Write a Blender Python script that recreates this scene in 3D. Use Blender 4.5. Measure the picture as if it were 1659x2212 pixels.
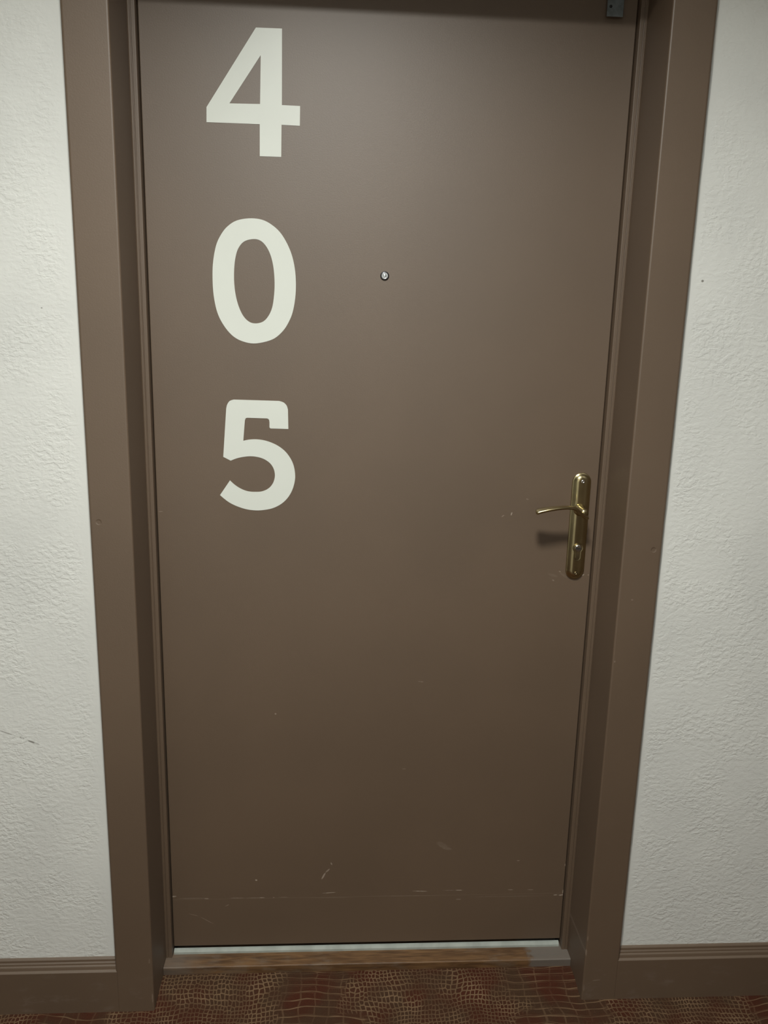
import bpy, bmesh, math, random
from mathutils import Vector, Matrix

for o in list(bpy.data.objects):
    bpy.data.objects.remove(o)
scene = bpy.context.scene
C = scene.collection
random.seed(4)

# ------------------------------------------------------------------ camera
# metres; x to the right along the wall, y into the door, z up; door face is y = 0
cam_data = bpy.data.cameras.new('camera')
cam = bpy.data.objects.new('camera', cam_data)
C.objects.link(cam)
right = Vector((0.99822, -0.0545423, 0.0241236))
down = Vector((0.0120988, -0.2108825, -0.9774365))
fwd = Vector((0.0583989, 0.9759886, -0.2098472))
M = Matrix((right, -down, -fwd)).transposed().to_4x4()
M.translation = Vector((0.36787, -1.53333, 1.40270))
cam.matrix_world = M
cam_data.sensor_fit = 'VERTICAL'
cam_data.sensor_height = 24.0
cam_data.lens = 24.0 * 1656.83 / 2212.0
cam_data.clip_start = 0.05
scene.camera = cam

# ------------------------------------------------------------------ world, exposure
world = bpy.data.worlds.new('corridor_ambient')
scene.world = world
world.use_nodes = True
world.node_tree.nodes['Background'].inputs[0].default_value = (0.9, 0.95, 1.0, 1)
world.node_tree.nodes['Background'].inputs[1].default_value = 0.02
scene.view_settings.view_transform = 'Standard'
scene.view_settings.look = 'None'
scene.view_settings.exposure = 0.0
scene.view_settings.gamma = 1.0
scene.view_settings.use_curve_mapping = False

LAMP_POS = (0.32, -1.22, 2.455)      # round ceiling lamp of the corridor
LAMP_RADIUS = 0.15
LAMP_POWER = 32.5                    # watts
LAMP_COLOUR = (0.98, 1.0, 0.955)

# ------------------------------------------------------------------ measures
W = 0.902        # clear width between the frame beads
S = 0.0142       # width of a frame bead
E = 0.0132       # bead stands this far in front of the door face
D = 0.127        # casing front in front of the door face
CW = 0.0777      # casing width
T = 0.018        # casing and baseboard thickness in front of the plaster
YW = -D + T      # plaster face
HEAD = 2.050     # underside of the door head
SHADOW_LIP = 2.037      # unseen lower lip added to the head casing to lengthen its shadow
CEIL = 2.47
X0, X1 = -2.6, 3.4
YO = -1.92       # face of the opposite wall

# ------------------------------------------------------------------ helpers
def link(name, me, mat=None, parent=None, smooth=False):
    o = bpy.data.objects.new(name, me)
    C.objects.link(o)
    if mat:
        me.materials.append(mat)
    if parent:
        o.parent = parent
        if parent.type == 'EMPTY' or True:
            o.matrix_parent_inverse = parent.matrix_world.inverted()
    if smooth:
        for p in me.polygons:
            p.use_smooth = True
    return o

def tag(o, label=None, cat=None, kind=None, group=None):
    if label: o['label'] = label
    if cat: o['category'] = cat
    if kind: o['kind'] = kind
    if group: o['group'] = group
    return o

def empty(name, loc):
    o = bpy.data.objects.new(name, None)
    o.empty_display_size = 0.1
    C.objects.link(o)
    o.location = loc
    o.matrix_world = Matrix.Translation(loc)
    return o

def to_mesh(bm, name):
    bmesh.ops.recalc_face_normals(bm, faces=bm.faces)
    me = bpy.data.meshes.new(name)
    bm.to_mesh(me)
    bm.free()
    return me

def box(name, a, b, mat, parent=None, bevel=0.0, seg=2):
    bm = bmesh.new()
    bmesh.ops.create_cube(bm, size=1)
    for v in bm.verts:
        v.co = Vector([a[i] + (v.co[i] + .5) * (b[i] - a[i]) for i in range(3)])
    if bevel:
        bmesh.ops.bevel(bm, geom=bm.edges[:], offset=bevel, segments=seg, affect='EDGES', profile=0.5)
    return link(name, to_mesh(bm, name), mat, parent)

def extrude_profile(name, pts, axis, lo, hi, mat, parent=None):
    """closed 2-D profile swept straight along one axis. axis z: pts are (x, y); axis x: pts are (y, z)"""
    bm = bmesh.new()
    rings = []
    for t in (lo, hi):
        rings.append([bm.verts.new((p[0], p[1], t) if axis == 'z' else (t, p[0], p[1])) for p in pts])
    n = len(pts)
    for i in range(n):
        bm.faces.new((rings[0][i], rings[0][(i + 1) % n], rings[1][(i + 1) % n], rings[1][i]))
    bm.faces.new(rings[0]); bm.faces.new(rings[1])
    return link(name, to_mesh(bm, name), mat, parent)

def arc(cx, cy, r, a0, a1, n=6):
    return [(cx + r * math.cos(math.radians(a0 + (a1 - a0) * i / n)),
             cy + r * math.sin(math.radians(a0 + (a1 - a0) * i / n))) for i in range(n + 1)]

def lathe(name, centre, prof, mat, parent=None, seg=32, smooth=True):
    """prof: (radius, y) pairs, turned about the y axis through centre"""
    bm = bmesh.new()
    rings = []
    for r, y in prof:
        if r < 1e-6:
            rings.append([bm.verts.new((centre[0], centre[1] + y, centre[2]))])
        else:
            rings.append([bm.verts.new((centre[0] + r * math.cos(2 * math.pi * k / seg), centre[1] + y,
                                        centre[2] + r * math.sin(2 * math.pi * k / seg))) for k in range(seg)])
    for a, b in zip(rings, rings[1:]):
        for k in range(seg):
            k2 = (k + 1) % seg
            if len(a) == 1 and len(b) == 1: continue
            if len(a) == 1: bm.faces.new((a[0], b[k], b[k2]))
            elif len(b) == 1: bm.faces.new((a[k], a[k2], b[0]))
            else: bm.faces.new((a[k], a[k2], b[k2], b[k]))
    return link(name, to_mesh(bm, name), mat, parent, smooth)

def loft(name, rings, mat, parent=None, smooth=True, cap=True):
    bm = bmesh.new()
    R = [[bm.verts.new(p) for p in ring] for ring in rings]
    n = len(R[0])
    for a, b in zip(R, R[1:]):
        for k in range(n):
            bm.faces.new((a[k], a[(k + 1) % n], b[(k + 1) % n], b[k]))
    if cap:
        bm.faces.new(R[0]); bm.faces.new(R[-1])
    return link(name, to_mesh(bm, name), mat, parent, smooth)

def catmull(pts, n=6, closed=True):
    out = []
    N = len(pts)
    rng = range(N) if closed else range(N - 1)
    for i in rng:
        g = (lambda j: Vector(pts[j % N])) if closed else (lambda j: Vector(pts[min(max(j, 0), N - 1)]))
        p0, p1, p2, p3 = g(i - 1), g(i), g(i + 1), g(i + 2)
        for k in range(n):
            t = k / n
            out.append(0.5 * ((2 * p1) + (p2 - p0) * t + (2 * p0 - 5 * p1 + 4 * p2 - p3) * t * t
                              + (3 * p1 - p0 - 3 * p2 + p3) * t ** 3))
    if not closed: out.append(Vector(pts[-1]))
    return [tuple(v) for v in out]

# ------------------------------------------------------------------ materials
def new_mat(name):
    m = bpy.data.materials.new(name)
    m.use_nodes = True
    nt = m.node_tree
    return m, nt, nt.nodes['Principled BSDF']

def N(nt, kind, **kw):
    n = nt.nodes.new(kind)
    for k, v in kw.items():
        if k in n.inputs.keys() and not hasattr(n, k): n.inputs[k].default_value = v
        else: setattr(n, k, v)
    return n

def noise(nt, vec, scale, detail=3, rough=.5, dist=0.0):
    n = nt.nodes.new('ShaderNodeTexNoise')
    n.inputs['Scale'].default_value = scale
    n.inputs['Detail'].default_value = detail
    n.inputs['Roughness'].default_value = rough
    n.inputs['Distortion'].default_value = dist
    if vec: nt.links.new(vec, n.inputs['Vector'])
    return n.outputs['Fac']

def math_node(nt, op, a, b=None, clamp=False):
    n = nt.nodes.new('ShaderNodeMath'); n.operation = op; n.use_clamp = clamp
    for i, v in enumerate((a, b)):
        if v is None: continue
        if isinstance(v, (int, float)): n.inputs[i].default_value = v
        else: nt.links.new(v, n.inputs[i])
    return n.outputs[0]

def maprange(nt, v, a, b, c=0., d=1., smooth=True):
    n = nt.nodes.new('ShaderNodeMapRange')
    if smooth: n.interpolation_type = 'SMOOTHSTEP'
    nt.links.new(v, n.inputs[0])
    for i, x in enumerate((a, b, c, d)): n.inputs[i + 1].default_value = x
    return n.outputs[0]

def mix(nt, fac, a, b):
    n = nt.nodes.new('ShaderNodeMix'); n.data_type = 'RGBA'
    for sock, v in ((n.inputs[0], fac), (n.inputs[6], a), (n.inputs[7], b)):
        if isinstance(v, (int, float)): sock.default_value = v
        elif isinstance(v, tuple): sock.default_value = (*v, 1) if len(v) == 3 else v
        else: nt.links.new(v, sock)
    return n.outputs[2]

def objcoord(nt):
    return nt.nodes.new('ShaderNodeTexCoord').outputs['Object']

def mapping(nt, vec, loc=(0, 0, 0), rot=(0, 0, 0), scale=(1, 1, 1), kind='POINT'):
    n = nt.nodes.new('ShaderNodeMapping'); n.vector_type = kind
    nt.links.new(vec, n.inputs[0])
    n.inputs[1].default_value = loc; n.inputs[2].default_value = rot; n.inputs[3].default_value = scale
    return n.outputs[0]

def bump(nt, bsdf, h, strength, dist):
    b = nt.nodes.new('ShaderNodeBump')
    b.inputs['Strength'].default_value = strength
    b.inputs['Distance'].default_value = dist
    nt.links.new(h, b.inputs['Height'])
    nt.links.new(b.outputs[0], bsdf.inputs['Normal'])

BROWN = (0.135, 0.089, 0.056)

def stroke_mask(nt, vec, marks):
    """worn strokes on a surface in the x-z plane: (x0, z0, x1, z1, half width, strength)"""
    total = None
    for x0, z0, x1, z1, w, st in marks:
        cx, cz = (x0 + x1) / 2, (z0 + z1) / 2
        L = max(math.hypot(x1 - x0, z1 - z0) / 2 + w, w)
        a = math.atan2(z1 - z0, x1 - x0)
        m = mapping(nt, vec, (cx, 0, cz), (0, -a, 0), (L, 1e3, w), 'TEXTURE')
        ln = nt.nodes.new('ShaderNodeVectorMath'); ln.operation = 'LENGTH'
        nt.links.new(m, ln.inputs[0])
        v = maprange(nt, ln.outputs['Value'], 0.55, 1.0, st, 0.0)
        total = v if total is None else math_node(nt, 'MAXIMUM', total, v)
    return total

def brown_paint(name, marks=None, dents=None, rough=0.51, scuff=None):
    m, nt, b = new_mat(name)
    vec = objcoord(nt)
    n1 = noise(nt, vec, 3.0, 3)
    col = mix(nt, maprange(nt, n1, .3, .7), tuple(c * .95 for c in BROWN), tuple(c * 1.05 for c in BROWN))
    if scuff:      # grey scuffs along the foot, where shoes and vacuum cleaners touch
        z = nt.nodes.new('ShaderNodeSeparateXYZ'); nt.links.new(vec, z.inputs[0])
        low = maprange(nt, z.outputs[2], scuff[0], scuff[1], 1., 0.)
        sc = math_node(nt, 'MULTIPLY', low, maprange(nt, noise(nt, mapping(nt, vec, scale=(1, 1, 2.2)), 22, 5, .65), .52, .75))
        col = mix(nt, math_node(nt, 'MULTIPLY', sc, .35), col, (0.25, 0.2, 0.17))
    if marks:
        k = stroke_mask(nt, vec, marks)
        k = math_node(nt, 'MULTIPLY', k, maprange(nt, noise(nt, vec, 160, 3), .3, .55, .35, 1.))
        col = mix(nt, k, col, (0.42, 0.34, 0.27))
    nt.links.new(col, b.inputs['Base Color'])
    b.inputs['Roughness'].default_value = rough
    b.inputs['Specular IOR Level'].default_value = 1.0
    h = math_node(nt, 'MULTIPLY', noise(nt, vec, 420, 2), 1.0)
    if dents:
        h = math_node(nt, 'SUBTRACT', h, math_node(nt, 'MULTIPLY', stroke_mask(nt, vec, dents), 14.))
    bump(nt, b, h, .25, .0004)
    return m

def plaster(name, smooth_x=None, marks=None):
    m, nt, b = new_mat(name)
    vec = objcoord(nt)
    warp = nt.nodes.new('ShaderNodeVectorMath'); warp.operation = 'ADD'
    nz = nt.nodes.new('ShaderNodeTexNoise'); nz.inputs['Scale'].default_value = 45; nz.inputs['Detail'].default_value = 2
    nt.links.new(vec, nz.inputs['Vector'])
    sc = nt.nodes.new('ShaderNodeVectorMath'); sc.operation = 'SCALE'; sc.inputs['Scale'].default_value = .010
    nt.links.new(nz.outputs['Color'], sc.inputs[0])
    nt.links.new(vec, warp.inputs[0]); nt.links.new(sc.outputs[0], warp.inputs[1])
    v2 = mapping(nt, warp.outputs[0], scale=(0.68, 1, 1))
    big = noise(nt, v2, 125, 3, .55)
    h = maprange(nt, big, .38, .62)
    patch = maprange(nt, noise(nt, vec, 14, 2), .35, .62, .4, 1.)
    h = math_node(nt, 'MULTIPLY', h, patch)
    fine = noise(nt, vec, 320, 3)
    h = math_node(nt, 'ADD', h, math_node(nt, 'MULTIPLY', fine, .25))
    if smooth_x is not None:     # trowelled smooth beside the door casing
        sep = nt.nodes.new('ShaderNodeSeparateXYZ'); nt.links.new(vec, sep.inputs[0])
        h = math_node(nt, 'MULTIPLY', h, maprange(nt, sep.outputs[0], smooth_x[0], smooth_x[1]))
    col = mix(nt, maprange(nt, noise(nt, vec, 5, 3), .3, .7), (0.74, 0.74, 0.705), (0.80, 0.80, 0.76))
    if marks:
        k = math_node(nt, 'MULTIPLY', stroke_mask(nt, vec, marks), maprange(nt, noise(nt, vec, 140, 2), .35, .5, .3, 1.))
        col = mix(nt, k, col, (0.12, 0.10, 0.08))
    nt.links.new(col, b.inputs['Base Color'])
    b.inputs['Roughness'].default_value = .75
    b.inputs['Specular IOR Level'].default_value = .3
    bump(nt, b, h, .55, .0010)
    return m

def simple(name, col, rough=.5, metal=0., spec=.5, nscale=None, amt=.1, bmp=None):
    m, nt, b = new_mat(name)
    vec = objcoord(nt)
    f = noise(nt, vec, nscale or 40, 3)
    c = mix(nt, maprange(nt, f, .3, .7), tuple(x * (1 - amt) for x in col), tuple(min(1, x * (1 + amt)) for x in col))
    nt.links.new(c, b.inputs['Base Color'])
    b.inputs['Roughness'].default_value = rough
    b.inputs['Metallic'].default_value = metal
    b.inputs['Specular IOR Level'].default_value = spec
    if bmp: bump(nt, b, noise(nt, vec, bmp[0], 3), bmp[1], bmp[2])
    return m

def wood_material():
    m, nt, b = new_mat('threshold_wood')
    vec = objcoord(nt)
    grain = noise(nt, mapping(nt, vec, scale=(.9, 9, 9)), 14, 5, .6, .6)
    col = mix(nt, maprange(nt, grain, .3, .7), (0.080, 0.038, 0.015), (0.20, 0.105, 0.044))
    worn = noise(nt, mapping(nt, vec, scale=(1, 3, 3)), 9, 5, .65)
    col = mix(nt, math_node(nt, 'MULTIPLY', maprange(nt, worn, .50, .68), .55), col, (0.19, 0.14, 0.10))
    # old grey-brown paint left at both ends
    sep = nt.nodes.new('ShaderNodeSeparateXYZ'); nt.links.new(vec, sep.inputs[0])
    wob = math_node(nt, 'ADD', sep.outputs[0], math_node(nt, 'MULTIPLY', noise(nt, vec, 26, 4), .10))
    ends = math_node(nt, 'MAXIMUM', maprange(nt, wob, .06, .16, .6, 0.), maprange(nt, wob, .86, .875, 0., 1.))
    col = mix(nt, math_node(nt, 'MULTIPLY', ends, .85), col, (0.165, 0.145, 0.125))
    nt.links.new(col, b.inputs['Base Color'])
    b.inputs['Roughness'].default_value = .55
    bump(nt, b, grain, .4, .0008)
    return m

def carpet_material():
    m, nt, b = new_mat('crocodile_print_carpet')
    vec = objcoord(nt)
    nz = nt.nodes.new('ShaderNodeTexNoise'); nz.inputs['Scale'].default_value = 7; nz.inputs['Detail'].default_value = 2
    nt.links.new(vec, nz.inputs['Vector'])
    sc = nt.nodes.new('ShaderNodeVectorMath'); sc.operation = 'SCALE'; sc.inputs['Scale'].default_value = .05
    nt.links.new(nz.outputs['Color'], sc.inputs[0])
    ad = nt.nodes.new('ShaderNodeVectorMath'); ad.operation = 'ADD'
    nt.links.new(vec, ad.inputs[0]); nt.links.new(sc.outputs[0], ad.inputs[1])
    def cells(scale, rnd, width):
        v = nt.nodes.new('ShaderNodeTexVoronoi'); v.voronoi_dimensions = '2D'; v.feature = 'DISTANCE_TO_EDGE'
        v.inputs['Scale'].default_value = 1.0; v.inputs['Randomness'].default_value = rnd
        nt.links.new(mapping(nt, ad.outputs[0], scale=(*scale, 1)), v.inputs['Vector'])
        return maprange(nt, v.outputs['Distance'], width * .45, width, 1., 0.)
    small = cells((118, 92), .36, .17)
    wide = cells((30, 58), .14, .07)
    sy = nt.nodes.new('ShaderNodeSeparateXYZ'); nt.links.new(ad.outputs[0], sy.inputs[0])
    saw = math_node(nt, 'PINGPONG', math_node(nt, 'MULTIPLY', sy.outputs[1], 54.), .5)
    rows = maprange(nt, saw, .03, .085, 1., 0.)
    wide = math_node(nt, 'MAXIMUM', rows, math_node(nt, 'MULTIPLY', wide, .35))
    # repeating belly zones of wide scales across the printed skins
    sx = nt.nodes.new('ShaderNodeSeparateXYZ'); nt.links.new(ad.outputs[0], sx.inputs[0])
    wave = math_node(nt, 'COSINE', math_node(nt, 'MULTIPLY', math_node(nt, 'SUBTRACT', sx.outputs[0], .36), 2 * math.pi / .52))
    wave = math_node(nt, 'ADD', wave, math_node(nt, 'MULTIPLY', math_node(nt, 'SUBTRACT', noise(nt, vec, 9, 3), .5), 2.2))
    zone = maprange(nt, wave, .42, .62)
    line = nt.nodes.new('ShaderNodeMix'); nt.links.new(zone, line.inputs[0])
    nt.links.new(small, line.inputs[2]); nt.links.new(wide, line.inputs[3])
    fade = maprange(nt, noise(nt, vec, 13, 3), .35, .62, .35, .95)
    patch = noise(nt, vec, 11, 3)
    cell = mix(nt, maprange(nt, patch, .35, .65), (0.085, 0.026, 0.014), (0.078, 0.043, 0.024))
    fib = noise(nt, vec, 700, 2)
    cell = mix(nt, maprange(nt, fib, .3, .7, 0., .5), cell, (0.036, 0.015, 0.009))
    tan = mix(nt, maprange(nt, noise(nt, vec, 16, 2), .35, .65), (0.24, 0.15, 0.085), (0.165, 0.10, 0.055))
    col = mix(nt, math_node(nt, 'MULTIPLY', line.outputs[0], fade), cell, tan)
    nt.links.new(col, b.inputs['Base Color'])
    b.inputs['Roughness'].default_value = .95
    b.inputs['Specular IOR Level'].default_value = .1
    bump(nt, b, math_node(nt, 'ADD', fib, math_node(nt, 'MULTIPLY', line.outputs[0], .4)), .7, .003)
    return m

MARKS = [(0.0021,0.1786,0.0104,0.1796,.0022,.8),(0.0123,0.1738,0.0825,0.1730,.0014,.28),(0.074,0.1725,0.083,0.172,.0018,.6),
 (0.1293,0.1725,0.165,0.1722,.0013,.4),(0.165,0.172,0.2075,0.172,.0013,.3),(0.198,0.1722,0.209,0.1720,.0015,.75),(0.2284,0.172,0.2312,0.172,.0015,.5),(0.24,0.172,0.2652,0.1725,.0012,.25),
 (0.3377,0.1805,0.3746,0.1834,.0012,.8),(0.5445,0.1831,0.5831,0.1812,.0014,.8),(0.615,0.183,0.645,0.183,.0010,.35),(0.6453,0.183,0.6625,0.1827,.0014,.8),
 (0.7684,0.1819,0.7804,0.1817,.0014,.6),(0.8141,0.1811,0.8293,0.1808,.0014,.45),(0.8774,0.1660,0.885,0.1665,.0018,.9),(0.8905,0.1653,0.899,0.1665,.0022,.95),
 (0.8985,0.1794,0.8985,0.1695,.0016,.85),(0.3385,0.2178,0.3468,0.2344,.0024,.8),(0.3468,0.2344,0.3561,0.2438,.0022,.55),(0.3591,0.2593,0.3612,0.2545,.0020,.6),
 (0.0349,0.1345,0.0607,0.1267,.0010,.4),(0.0607,0.1267,0.0956,0.104,.0010,.4),(0.1195,0.1509,0.128,0.1556,.0016,.5),(0.1903,0.2181,0.1913,0.2175,.0026,.9),
 (0.2362,0.6255,0.2367,0.6255,.0022,.7),(0.7231,1.0694,0.7247,1.0753,.0016,.85),(0.7039,1.0662,0.7086,1.0692,.0013,.6),(0.7539,1.104,0.7569,1.1031,.0016,.55),
 (0.5421,0.7002,0.5542,0.6991,.0014,.4),(0.5131,0.4924,0.5234,0.4924,.0013,.25),(0.7854,0.2582,0.7908,0.2581,.0014,.6),(0.8985,0.2466,0.8990,0.243,.0022,.6),
 (0.6029,0.3053,0.6189,0.2956,.008,.13),(0.6129,0.2930,0.6310,0.2906,.004,.2),(0.8331,0.9497,0.8351,0.9487,.0017,.6),(0.8206,0.9303,0.8226,0.9292,.0017,.6),
 (0.8834,0.9409,0.8862,0.9430,.0017,.95),(0.8953,0.942,0.8973,0.9421,.0014,.5),(0.6487,0.1590,0.6594,0.1590,.0022,.3),(0.0051,1.0684,0.0134,1.0685,.0012,.3),
 (0.66,0.165,0.875,0.1645,.0020,.10),(0.30,0.1695,0.42,0.1690,.0010,.14),(0.42,0.172,0.64,0.1690,.0012,.10),(0.836,0.946,0.850,0.936,.003,.12),(0.81,0.944,0.83,0.938,.0035,.1)]

mat_door = brown_paint('brown_door_paint', MARKS)
mat_trim = brown_paint('brown_trim_paint', dents=[(-0.075, 1.0746, -0.0749, 1.0746, .0058, 1.), (0.9771, 1.0316, 0.9772, 1.0316, .0058, 1.)],
                       marks=[(0.918, 0.115, 0.9175, 0.130, .0022, .35), (0.9185, 0.15, 0.9185, 0.165, .0016, .2), (0.92, 0.022, 0.9195, 0.04, .0016, .3),
                              (0.937, 0.05, 0.955, 0.052, .0022, .22), (-0.021, 0.12, -0.020, 0.13, .002, .3), (0.9205, .80, .921, .801, .002, .4),(0.943,.93,.945,.93,.002,.3),
                              (-0.0175, 0.02, -0.0172, 0.045, .0016, .35)], scuff=(.03, .12))
mat_left = plaster('rough_white_plaster_left', (-S - CW - .004, -S - CW - .045),
                   [(-0.30, 0.6490, -0.2570, 0.6325, .0016, .5), (-0.2555, 0.6322, -0.2500, 0.6300, .0025, .6), (-0.2440, 0.6262, -0.2195, 0.6163, .0022, .75), (-0.1588, 1.456, -0.1580, 1.456, .0015, .6)])
mat_right = plaster('rough_white_plaster_right', (W + S + CW + .010, W + S + CW + .026),
                    [(1.0251, 1.5351, 1.0255, 1.5351, .0028, .75)])
mat_white = simple('white_corridor_paint', (0.77, 0.77, 0.735), .7, spec=.3, nscale=4, amt=.04)
mat_digit = simple('off_white_vinyl', (0.78, 0.80, 0.735), .38, nscale=6, amt=.015)
mat_carpet = carpet_material()
mat_wood = wood_material()
mat_alu = simple('pale_worn_aluminium', (0.42, 0.45, 0.41), .5, metal=.1, nscale=25, amt=.12)
mat_dark = simple('black_rubber', (0.012, 0.012, 0.012), .7)
mat_brass = simple('polished_brass', (0.50, 0.42, 0.24), .26, metal=1., nscale=30, amt=.08)
mat_brass_dark = simple('aged_brass', (0.33, 0.27, 0.16), .34, metal=1., nscale=60, amt=.2)
mat_steel = simple('nickel_steel', (0.72, 0.71, 0.68), .2, metal=1., nscale=80, amt=.06)
mat_zinc = simple('dull_zinc_plate', (0.17, 0.19, 0.195), .5, metal=.3, nscale=90, amt=.15)
mat_caulk = simple('smooth_white_filler', (0.72, 0.735, 0.72), .5, nscale=30, amt=.03)

# ------------------------------------------------------------------ floor, walls, ceiling
def make_floor():
    ys = [YO - .02] + [YO + (-.20 - YO) * i / 10 for i in range(11)] + [-.20 + .01 * i for i in range(1, 22)] + [.06]
    xs = [X0 - .02, X0 + 1, X0 + 2, -.3, -.1, 0, .1, .2, .3, .4, .5, .6, .7, .8, .9, 1.0, 1.3, 2.2, X1 + .02]
    bm = bmesh.new()
    def z(y):      # the carpet climbs a little towards the threshold
        t = min(max((y + .135) / .075, 0), 1)
        return .010 * t * t * (3 - 2 * t)
    grid = [[bm.verts.new((x, y, z(y))) for x in xs] for y in ys]
    for a, b in zip(grid, grid[1:]):
        for i in range(len(xs) - 1):
            bm.faces.new((a[i], a[i + 1], b[i + 1], b[i]))
    o = link('floor', to_mesh(bm, 'floor'), mat_carpet, None, True)
    return tag(o, 'red brown carpet printed with tan crocodile skin scales', 'carpet', 'structure')
make_floor()
XL, XR = -S - CW, W + S + CW         # outer edges of the casing
wl = tag(box('wall_left', (X0, YW, -.05), (XL + .012, .10, CEIL), mat_left), 'rough white plaster wall to the left of the brown door', 'wall', 'structure')
wr = tag(box('wall_right', (XR - .012, YW, -.05), (X1, .10, CEIL), mat_right), 'rough white plaster wall to the right of the brown door', 'wall', 'structure')
tag(box('wall_above', (XL + .0121, YW, HEAD + .04), (XR - .0121, .10, CEIL), mat_white), 'white wall above the door head', 'wall', 'structure')
tag(box('wall_front', (X0, YO - .1, -.05), (X1, YO, CEIL), mat_white), 'white corridor wall opposite the numbered door', 'wall', 'structure')
tag(box('wall_bounce_west', (X0 - .1, YO, -.05), (X0, YW, CEIL), mat_white), 'white wall added to bounce light at the left end of the corridor', 'wall', 'structure')  # unseen end wall, added so the corridor light bounces back
tag(box('wall_bounce_east', (X1, YO, -.05), (X1 + .1, YW, CEIL), mat_white), 'white wall added to bounce light at the right end of the corridor', 'wall', 'structure')  # added at the other end for the same light bounce
tag(box('ceiling', (X0, YO, CEIL), (X1, .10, CEIL + .1), mat_white), 'plain white corridor ceiling', 'ceiling', 'structure')
# wavy filler bead where the plaster meets the casing on the right
def filler(x, sgn, w, z0, z1, parent):
    bm = bmesh.new()
    n = 60
    rows = []
    for i in range(n + 1):
        z = z0 + (z1 - z0) * i / n
        wob = .0015 * math.sin(i * 1.7) + .001 * math.sin(i * .63 + 1)
        rows.append([bm.verts.new(p) for p in ((x, YW + .001, z), (x, YW - .0022, z), (x + sgn * w * .6, YW - .0018, z), (x + sgn * (w + wob), YW + .0006, z))])
    for a, b in zip(rows, rows[1:]):
        for k in range(3): bm.faces.new((a[k], a[k + 1], b[k + 1], b[k]))
    return link('filler_bead', to_mesh(bm, 'filler_bead'), mat_caulk, parent, True)
filler(XR - .001, 1, .011, .118, 2.12, wr)
filler(XL + .001, -1, .004, .118, 2.12, wl)

# ------------------------------------------------------------------ baseboards
ZB, ZT = .1008, .1235
def baseboard(name, x0, x1, label):
    pts = [(YW + .004, -.02), (-D + .0012, -.02), (-D, -.018), (-D, ZB - .002)] + arc(-D + .002, ZB - .002, .002, 180, 90, 3)[1:] + \
          [(-D + .005, ZB + .0012), (-D + .0062, ZB + .0062)] + arc(-D + .0095, ZB + .0065, .003, 180, 80, 4)[1:] + \
          [(-D + .0105, ZB + .0125), (-D + .0125, ZB + .0150), (-D + .0130, ZB + .0195), (-D + .0150, ZT - .0008), (YW - .0008, ZT), (YW + .004, ZT)]
    o = extrude_profile(name, pts, 'x', x0, x1, mat_trim)
    return tag(o, label, 'baseboard', 'structure')
baseboard('baseboard_left', X0, XL + .003, 'brown baseboard with moulded top along the left wall')
baseboard('baseboard_right', XR - .003, X1, 'brown baseboard with moulded top along the right wall')

# ------------------------------------------------------------------ door frame
frame = tag(empty('trim_1', (W / 2, -D, 0)), 'brown painted door frame with wide flat casing around the door', 'door frame', 'structure')
def casing_profile(side):
    # plan of one upright: outer edge, flat front, rounded arris, deep reveal back to the bead
    xo, xi = CW, 0.0        # measured outwards from the reveal face
    pts = [(xo, YW + .006), (xo, -D + .006)] + arc(xo - .005, -D + .005, .005, 0, -90, 5)[0:] + [(xo - .0075, -D)] + \
          arc(xi + .0035, -D + .0035, .0035, 270, 180, 5) + [(xi, -E + .004), (xo * .5, -E + .004), (xo * .5, YW + .006)]
    if side < 0: return [(-S - x, y) for x, y in pts]
    return [(W + S + x, y) for x, y in pts]
for side in (-1, 1):
    extrude_profile('casing', casing_profile(side), 'z', -.012, HEAD + CW, mat_trim, frame)
# head casing between the uprights, with the added shadow lip (profile in y-z)
hp = [(YW + .006, HEAD + CW), (-D + .006, HEAD + CW), (-D, HEAD + CW - .005), (-D, SHADOW_LIP + .004), (-D + .004, SHADOW_LIP), (-D + .024, SHADOW_LIP), (-D + .024, HEAD),
      (-E + .004, HEAD), (-E + .004, HEAD + .04), (YW + .006, HEAD + .04)]
extrude_profile('casing', hp, 'x', -S, W + S, mat_trim, frame)
def bead_profile():
    # u from the reveal face (0) to the door (S); v depth: flat face with one fine groove and a rounded inner edge
    p = [(-.002, .03), (-.002, -E + .0016), (.0006, -E + .0006), (.0016, -E), (.0044, -E), (.0052, -E + .0012), (.0058, -E + .0014), (.0064, -E + .0006), (.0072, -E)]
    p += arc(.0126, -E + .0015, .0015, 270, 350, 4)
    p += [(.0142, -.002), (.0142, .03)]
    return p
extrude_profile('frame_bead', [(-S + u, v) for u, v in bead_profile()], 'z', .026, HEAD, mat_trim, frame)
extrude_profile('frame_bead', [(W + S - u, v) for u, v in bead_profile()], 'z', .026, HEAD, mat_trim, frame)
extrude_profile('frame_bead', [(v, HEAD - u) for u, v in bead_profile()], 'x', 0.0, W, mat_trim, frame)
# dark rubber seal deep in the joint around the leaf
box('door_seal', (-.001, .012, .03), (.006, .03, HEAD), mat_dark, frame)
box('door_seal', (W - .006, .012, .03), (W + .001, .03, HEAD), mat_dark, frame)

# threshold with its pale metal strip
thr = tag(empty('trim_2', (W / 2, -.02, 0)), 'worn brown wooden threshold under the door', 'threshold', 'structure')
tp = [(.05, -.02), (-.041, -.02), (-.042, .0255)] + arc(-.0395, .0265, .0025, 180, 90, 4) + [(.05, .0295)]
extrude_profile('threshold_board', tp, 'x', -S + .0005, W + S - .0005, mat_wood, thr)
sp = [(.004, .029), (-.0035, .029), (-.0030, .034), (.0005, .0395), (.004, .0400)]
tag(extrude_profile('seal_strip', sp, 'x', .002, W - .004, mat_alu, thr), 'pale grey metal strip')

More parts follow.
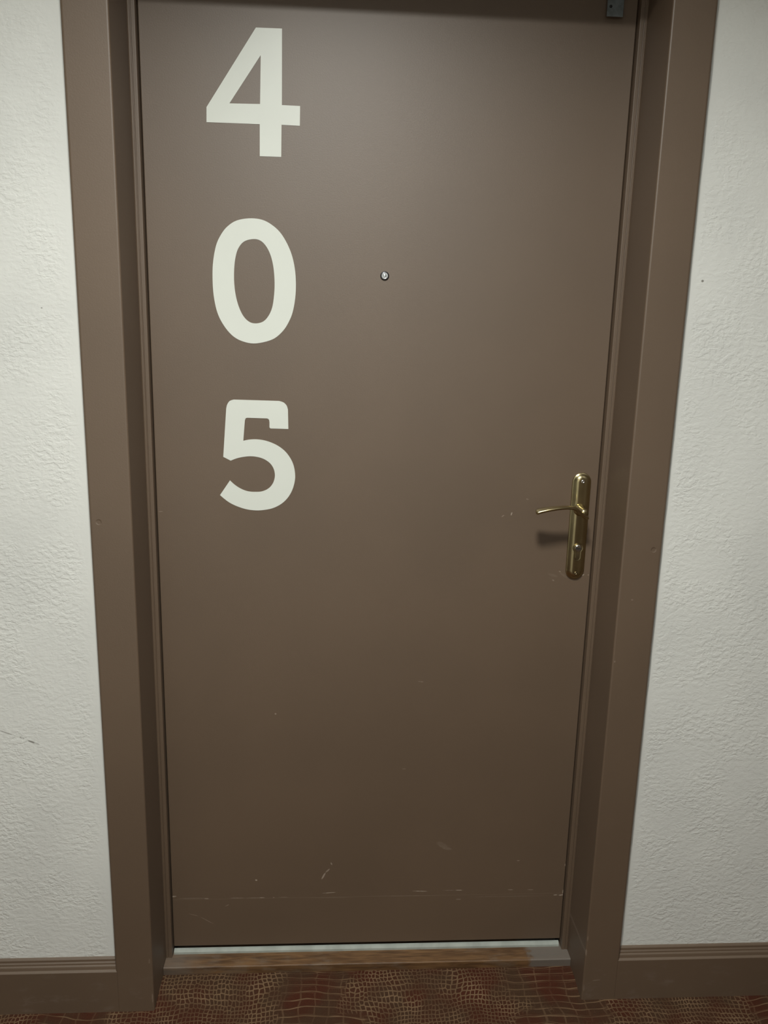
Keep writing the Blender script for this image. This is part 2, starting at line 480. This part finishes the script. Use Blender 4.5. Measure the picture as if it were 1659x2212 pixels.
# ------------------------------------------------------------------ door
DOOR_Z = .0482
door = tag(empty('door_1', (W / 2, 0, DOOR_Z)), 'brown door with large white numbers 4 0 5 and brass lever handle', 'door', 'structure')
box('leaf', (.0020, 0, DOOR_Z), (W - .0020, .042, HEAD - .004), mat_door, door, .0012, 2)
box('kick_plate', (.0034, -.0003, DOOR_Z + .0015), (W - .0034, .004, .1705), mat_door, door)

def sticker(name, outer, holes, label):
    cu = bpy.data.curves.new(name, 'CURVE')
    cu.dimensions = '2D'; cu.fill_mode = 'BOTH'
    for ring in [outer] + holes:
        s = cu.splines.new('POLY'); s.points.add(len(ring) - 1); s.use_cyclic_u = True
        for q, (x, z) in zip(s.points, ring): q.co = (x, z, 0, 1)
    tmp = bpy.data.objects.new('tmp', cu); C.objects.link(tmp)
    dg = bpy.context.evaluated_depsgraph_get()
    flat = bpy.data.meshes.new_from_object(tmp.evaluated_get(dg))
    bpy.data.objects.remove(tmp); bpy.data.curves.remove(cu)
    bm = bmesh.new(); bm.from_mesh(flat); bpy.data.meshes.remove(flat)
    bmesh.ops.remove_doubles(bm, verts=bm.verts, dist=1e-6)
    for v in bm.verts: v.co = Vector((v.co.x, -.0006, v.co.y))
    g = bmesh.ops.extrude_face_region(bm, geom=bm.faces[:])
    for v in [e for e in g['geom'] if isinstance(e, bmesh.types.BMVert)]: v.co.y = .0002
    me = to_mesh(bm, name)
    me.materials.clear()
    return tag(link(name, me, mat_digit, door), label)

four_outer = [(0.2089, 1.9558), (0.2553, 1.9562), (0.2546, 1.8303), (0.2877, 1.83), (0.2872, 1.7966), (0.2538, 1.797), (0.253, 1.7421), (0.2137, 1.7421), (0.2142, 1.7966), (0.1178, 1.7963), (0.1184, 1.8216)]
four_inner = [(0.2171, 1.9114), (0.2151, 1.8305), (0.1598, 1.8294)]
zero_outer = [(0.1972, 1.6331), (0.2216, 1.6297), (0.2436, 1.6164), (0.2582, 1.5992), (0.2705, 1.5748), (0.2774, 1.5488), (0.2799, 1.5225), (0.2792, 1.4958), (0.2749, 1.4689), (0.2678, 1.4491), (0.2552, 1.4291), (0.2349, 1.4125), (0.2033, 1.4042), (0.1794, 1.4069), (0.1594, 1.4168), (0.1423, 1.4361), (0.1303, 1.4602), (0.124, 1.4916), (0.1226, 1.5251), (0.1244, 1.5538), (0.1304, 1.5823), (0.1394, 1.6013), (0.1519, 1.6169), (0.1703, 1.6285)]
zero_inner = [(0.2005, 1.5962), (0.2139, 1.5936), (0.2249, 1.5829), (0.2329, 1.5665), (0.2377, 1.5452), (0.2396, 1.5189), (0.2384, 1.4947), (0.2348, 1.4727), (0.2277, 1.4567), (0.2175, 1.4458), (0.2037, 1.4418), (0.1912, 1.4442), (0.1801, 1.4542), (0.1716, 1.471), (0.1657, 1.4927), (0.1631, 1.5167), (0.1635, 1.5407), (0.1663, 1.5621), (0.172, 1.5789), (0.1832, 1.5915)]
five = [(0.1585, 1.2953), (0.2467, 1.2944), (0.2556, 1.2917), (0.2618, 1.2856), (0.2644, 1.2775), (0.2651, 1.2395), (0.2309, 1.2399), (0.2286, 1.2408), (0.2279, 1.2433), (0.228, 1.2515), (0.227, 1.2572), (0.2236, 1.2596), (0.1844, 1.2602), (0.1812, 1.2588), (0.1796, 1.2543), (0.176, 1.2144), (0.1868, 1.2168), (0.2002, 1.2178), (0.2151, 1.2164), (0.2299, 1.2123), (0.2448, 1.2053), (0.2583, 1.195), (0.2687, 1.1815), (0.2755, 1.1663), (0.2785, 1.148), (0.2774, 1.1326), (0.2724, 1.1155), (0.2633, 1.0998), (0.2503, 1.0872), (0.2336, 1.0784), (0.2153, 1.0743), (0.1986, 1.0733), (0.182, 1.0751), (0.1654, 1.0799), (0.1489, 1.0874), (0.1371, 1.0958), (0.128, 1.1039), (0.1483, 1.1341), (0.1586, 1.1247), (0.1705, 1.1172), (0.184, 1.1124), (0.199, 1.1114), (0.2126, 1.1128), (0.2248, 1.1187), (0.2331, 1.1281), (0.2374, 1.1397), (0.2378, 1.1504), (0.2348, 1.1611), (0.2282, 1.1705), (0.2177, 1.1779), (0.2058, 1.182), (0.1909, 1.1837), (0.1759, 1.1822), (0.1625, 1.179), (0.1505, 1.1742), (0.136, 1.1816), (0.1435, 1.2766), (0.1454, 1.2847), (0.1504, 1.2922)]
sticker('number_four', four_outer, [four_inner], 'large off white number 4')
sticker('number_zero', catmull(zero_outer, 5), [catmull(zero_inner, 5)], 'large off white number 0')
def smooth_runs(pts, corners):
    # Catmull-Rom between the listed corner indices, straight lines kept as corners
    out = []
    n = len(pts)
    cs = sorted(corners)
    for a, b in zip(cs, cs[1:] + [cs[0] + n]):
        run = [pts[i % n] for i in range(a, b + 1)]
        out += catmull(run, 5, False)[:-1] if len(run) > 2 else run[:1]
    return out
sticker('number_five', smooth_runs(five, [0, 1, 4, 5, 6, 8, 9, 11, 12, 14, 15, 36, 37, 54, 55, 56]), [], 'large off white number 5')

# peephole
PX, PZ = .4497, 1.5368
mat_ring = simple('dark_nickel', (0.10, 0.10, 0.11), .3, metal=1., nscale=80, amt=.1)
ph = lathe('peephole', (PX, 0, PZ), [(.0084, .001), (.0084, -.0012), (.0078, -.0022), (.0066, -.0028), (.0056, -.0024), (.0050, -.0006), (.0, -.0004)], mat_ring, door)
tag(ph, 'small round metal peephole')
lathe('lens', (PX, 0, PZ), [(.0062, -.0020), (.0060, -.0036), (.0050, -.0040), (.0044, -.0030), (.0036, -.0034), (.0020, -.0042), (.0, -.0045)], simple('glass_lens', (.85, .88, .9), .12, metal=.7), ph)

# brass handle set
HX = .8655
def stadium(halfw, z0, z1, y, n=14):
    r = halfw
    return [(HX + r * math.cos(math.radians(a)), y, z1 - r + r * math.sin(math.radians(a))) for a in [180 * i / n for i in range(n + 1)]] + \
           [(HX + r * math.cos(math.radians(a)), y, z0 + r + r * math.sin(math.radians(a))) for a in [180 + 180 * i / n for i in range(n + 1)]]
ZP0, ZP1 = .9335, 1.1610
hw = .0195
rings = []
for inset, y in ((0, .001), (0, -.0024), (.0006, -.0032), (.0016, -.0036), (.0024, -.0040), (.0045, -.0066), (.0075, -.0090), (.0105, -.0100), (.0125, -.0102)):
    rings.append(stadium(hw - inset, ZP0 + inset, ZP1 - inset, y))
plate = loft('handle_plate', rings, mat_brass, door, smooth=True)
tag(plate, 'long brass handle plate with rounded ends')
# screws
for z, r, mt in ((1.1436, .0042, mat_steel), (.9485, .0036, mat_brass_dark)):
    lathe('screw', (HX, -.0100, z), [(r, .001), (r, -.0008), (r * .8, -.0016), (r * .35, -.0018), (r * .3, -.0008), (0, -.0008)], mt, plate, 20)
# euro profile lock cylinder
CZ = 1.0035
def euro(grow, y):
    R, h = .0085 + grow, .0050 + grow
    a0 = math.degrees(math.asin(h / R))
    top = arc(HX, CZ, R, -90 + a0, 270 - a0, 20)
    low = arc(HX, CZ - .0200, h, 180, 360, 10)
    return [(x, y, z) for x, z in top + low]
loft('cylinder_rim', [euro(.0022, -.0095), euro(.0022, -.0108), euro(.0006, -.0104), euro(.0004, -.0096)], mat_brass_dark, plate, False)
cyl = loft('lock_cylinder', [euro(0, -.0090), euro(0, -.0125), euro(-.0006, -.0130)], mat_brass_dark, plate, False)
lathe('key_plug', (HX, -.0128, CZ), [(.0066, .001), (.0066, -.0010), (.0058, -.0016), (0, -.0018)], mat_steel, plate, 28, False)
box('keyway', (HX - .0048, -.0152, CZ - .0012), (HX + .0048, -.0138, CZ + .0010), mat_dark, plate)
# lever: neck and sweeping flat grip
LX, LZ = .8630, 1.0850
lathe('lever_neck', (LX, -.0100, LZ), [(.0125, .001), (.0125, -.0030), (.0108, -.0055), (.0092, -.0100), (.0086, -.0300), (.0074, -.0345), (0, -.0362)], mat_brass, plate, 28)
path = catmull([(.8655, -.0450, 1.0775), (.8600, -.0500, 1.0800), (.8495, -.0560, 1.0885), (.8385, -.0620, 1.0967), (.8258, -.0660, 1.1005), (.8069, -.0670, 1.1002), (.7869, -.0660, 1.0974), (.7693, -.0630, 1.0933), (.7580, -.0600, 1.0895)], 6, False)
grip = []
nP = len(path)
for i, p in enumerate(path):
    t = i / (nP - 1)
    a = Vector(path[max(i - 1, 0)]); b = Vector(path[min(i + 1, nP - 1)])
    tan = (b - a).normalized()
    ydir = (Vector((0, 1, 0)) - tan * tan.y).normalized()
    zdir = tan.cross(ydir).normalized()
    hy = .0125 - .0050 * math.sin(math.pi * min(t / .95, 1)) + .0010 * t
    hy = min(hy, .0062 + .05 * t)
    hz = .0036 + .0020 * max(0, (t - .55) / .45) + .0012 * max(0, 1 - t / .25)
    e = 1.0
    if t > .93: e = math.sqrt(max(1 - ((t - .93) / .07) ** 2, .015))
    if t < .04: e = math.sqrt(max(1 - ((.04 - t) / .04) ** 2, .08))
    ring = []
    for k in range(18):
        an = 2 * math.pi * k / 18
        ring.append(tuple(Vector(p) + ydir * hy * e * math.cos(an) + zdir * hz * e * math.sin(an)))
    grip.append(ring)
tag(loft('lever', grip, mat_brass, plate), 'curved brass lever')

# ------------------------------------------------------------------ brown door added behind the camera so the brass reflects something dark
opp = tag(empty('door_added_2', (1.42, YO, 0)), 'plain brown door added in the opposite wall as a dark reflection', 'door', 'structure')
box('leaf', (.97, YO - .02, .01), (1.87, YO + .012, 2.04), mat_trim, opp, .002, 1)
for x in (.885, 1.87):
    box('casing', (x, YO - .02, 0), (x + .085, YO + .02, 2.04), mat_trim, opp, .004, 2)
box('casing', (.885, YO - .02, 2.04), (1.955, YO + .02, 2.125), mat_trim, opp, .004, 2)
for nm, x0, x1, lb in (('baseboard_opposite_left', X0, .885, 'brown baseboard of the opposite wall left of the added door'), ('baseboard_opposite_right', 1.955, X1, 'brown baseboard of the opposite wall right of the added door')):
    tag(box(nm, (x0, YO - .005, 0), (x1, YO + .018, .12), mat_trim, None, .003, 2), lb, 'baseboard', 'structure')

# ------------------------------------------------------------------ metal tab hanging from the door head
tab = empty('metal_bracket', (.854, -.016, HEAD))
tag(tab, 'small grey metal plate with a screw under the head of the door frame', 'bracket')
TX0, TX1, TY = .8390, .8690, -.0140
pl = box('plate', (TX0, TY - .0020, 1.9965), (TX1, TY, HEAD + .002), mat_zinc, tab, .0006, 1)
box('mounting_flange', (TX0, TY - .018, HEAD - .002), (TX1, TY - .002, HEAD + .002), mat_zinc, tab, .0005, 1)
lathe('screw', (TX0 + .0062, TY - .0020, 2.0125), [(.0026, .0005), (.0026, -.0006), (.0018, -.0012), (0, -.0010)], mat_dark, tab, 18)

# ------------------------------------------------------------------ corridor ceiling lamp
def ceiling_lamp(loc):
    m, nt, b = new_mat('lamp_diffuser')
    b.inputs['Base Color'].default_value = (.8, .8, .8, 1)
    b.inputs['Emission Color'].default_value = (*LAMP_COLOUR, 1)
    b.inputs['Emission Strength'].default_value = 6.0
    root = tag(empty('ceiling_lamp', (loc[0], loc[1], CEIL)), 'round white ceiling lamp lighting the corridor', 'lamp')
    def disc(name, prof, mat):
        bm = bmesh.new(); rr = []
        for r, z in prof:
            rr.append([bm.verts.new((loc[0] + r * math.cos(2 * math.pi * k / 40), loc[1] + r * math.sin(2 * math.pi * k / 40), z)) for k in range(40)])
        for a, c in zip(rr, rr[1:]):
            for k in range(40): bm.faces.new((a[k], a[(k + 1) % 40], c[(k + 1) % 40], c[k]))
        if name == 'diffuser': bm.faces.new(rr[-1])
        return link(name, to_mesh(bm, name), mat, root)
    R = LAMP_RADIUS
    disc('housing', [(R + .001, CEIL), (R + .02, CEIL), (R + .02, loc[2] - .012), (R + .012, loc[2] - .014), (R + .001, loc[2] - .006), (R + .001, CEIL)], mat_white)
    disc('diffuser', [(R, CEIL - .002), (R, loc[2])], m)
    la = bpy.data.lights.new('lamp_light', 'AREA')
    la.shape = 'DISK'; la.size = 2 * R * .96
    la.energy = LAMP_POWER; la.color = LAMP_COLOUR
    la.spread = math.radians(148)          # the rim of the housing cuts the flattest rays
    lo = bpy.data.objects.new('lamp_light', la); C.objects.link(lo)
    lo.location = (loc[0], loc[1], loc[2] - .003)
    lo.parent = root; lo.matrix_parent_inverse = root.matrix_world.inverted()
ceiling_lamp(LAMP_POS)
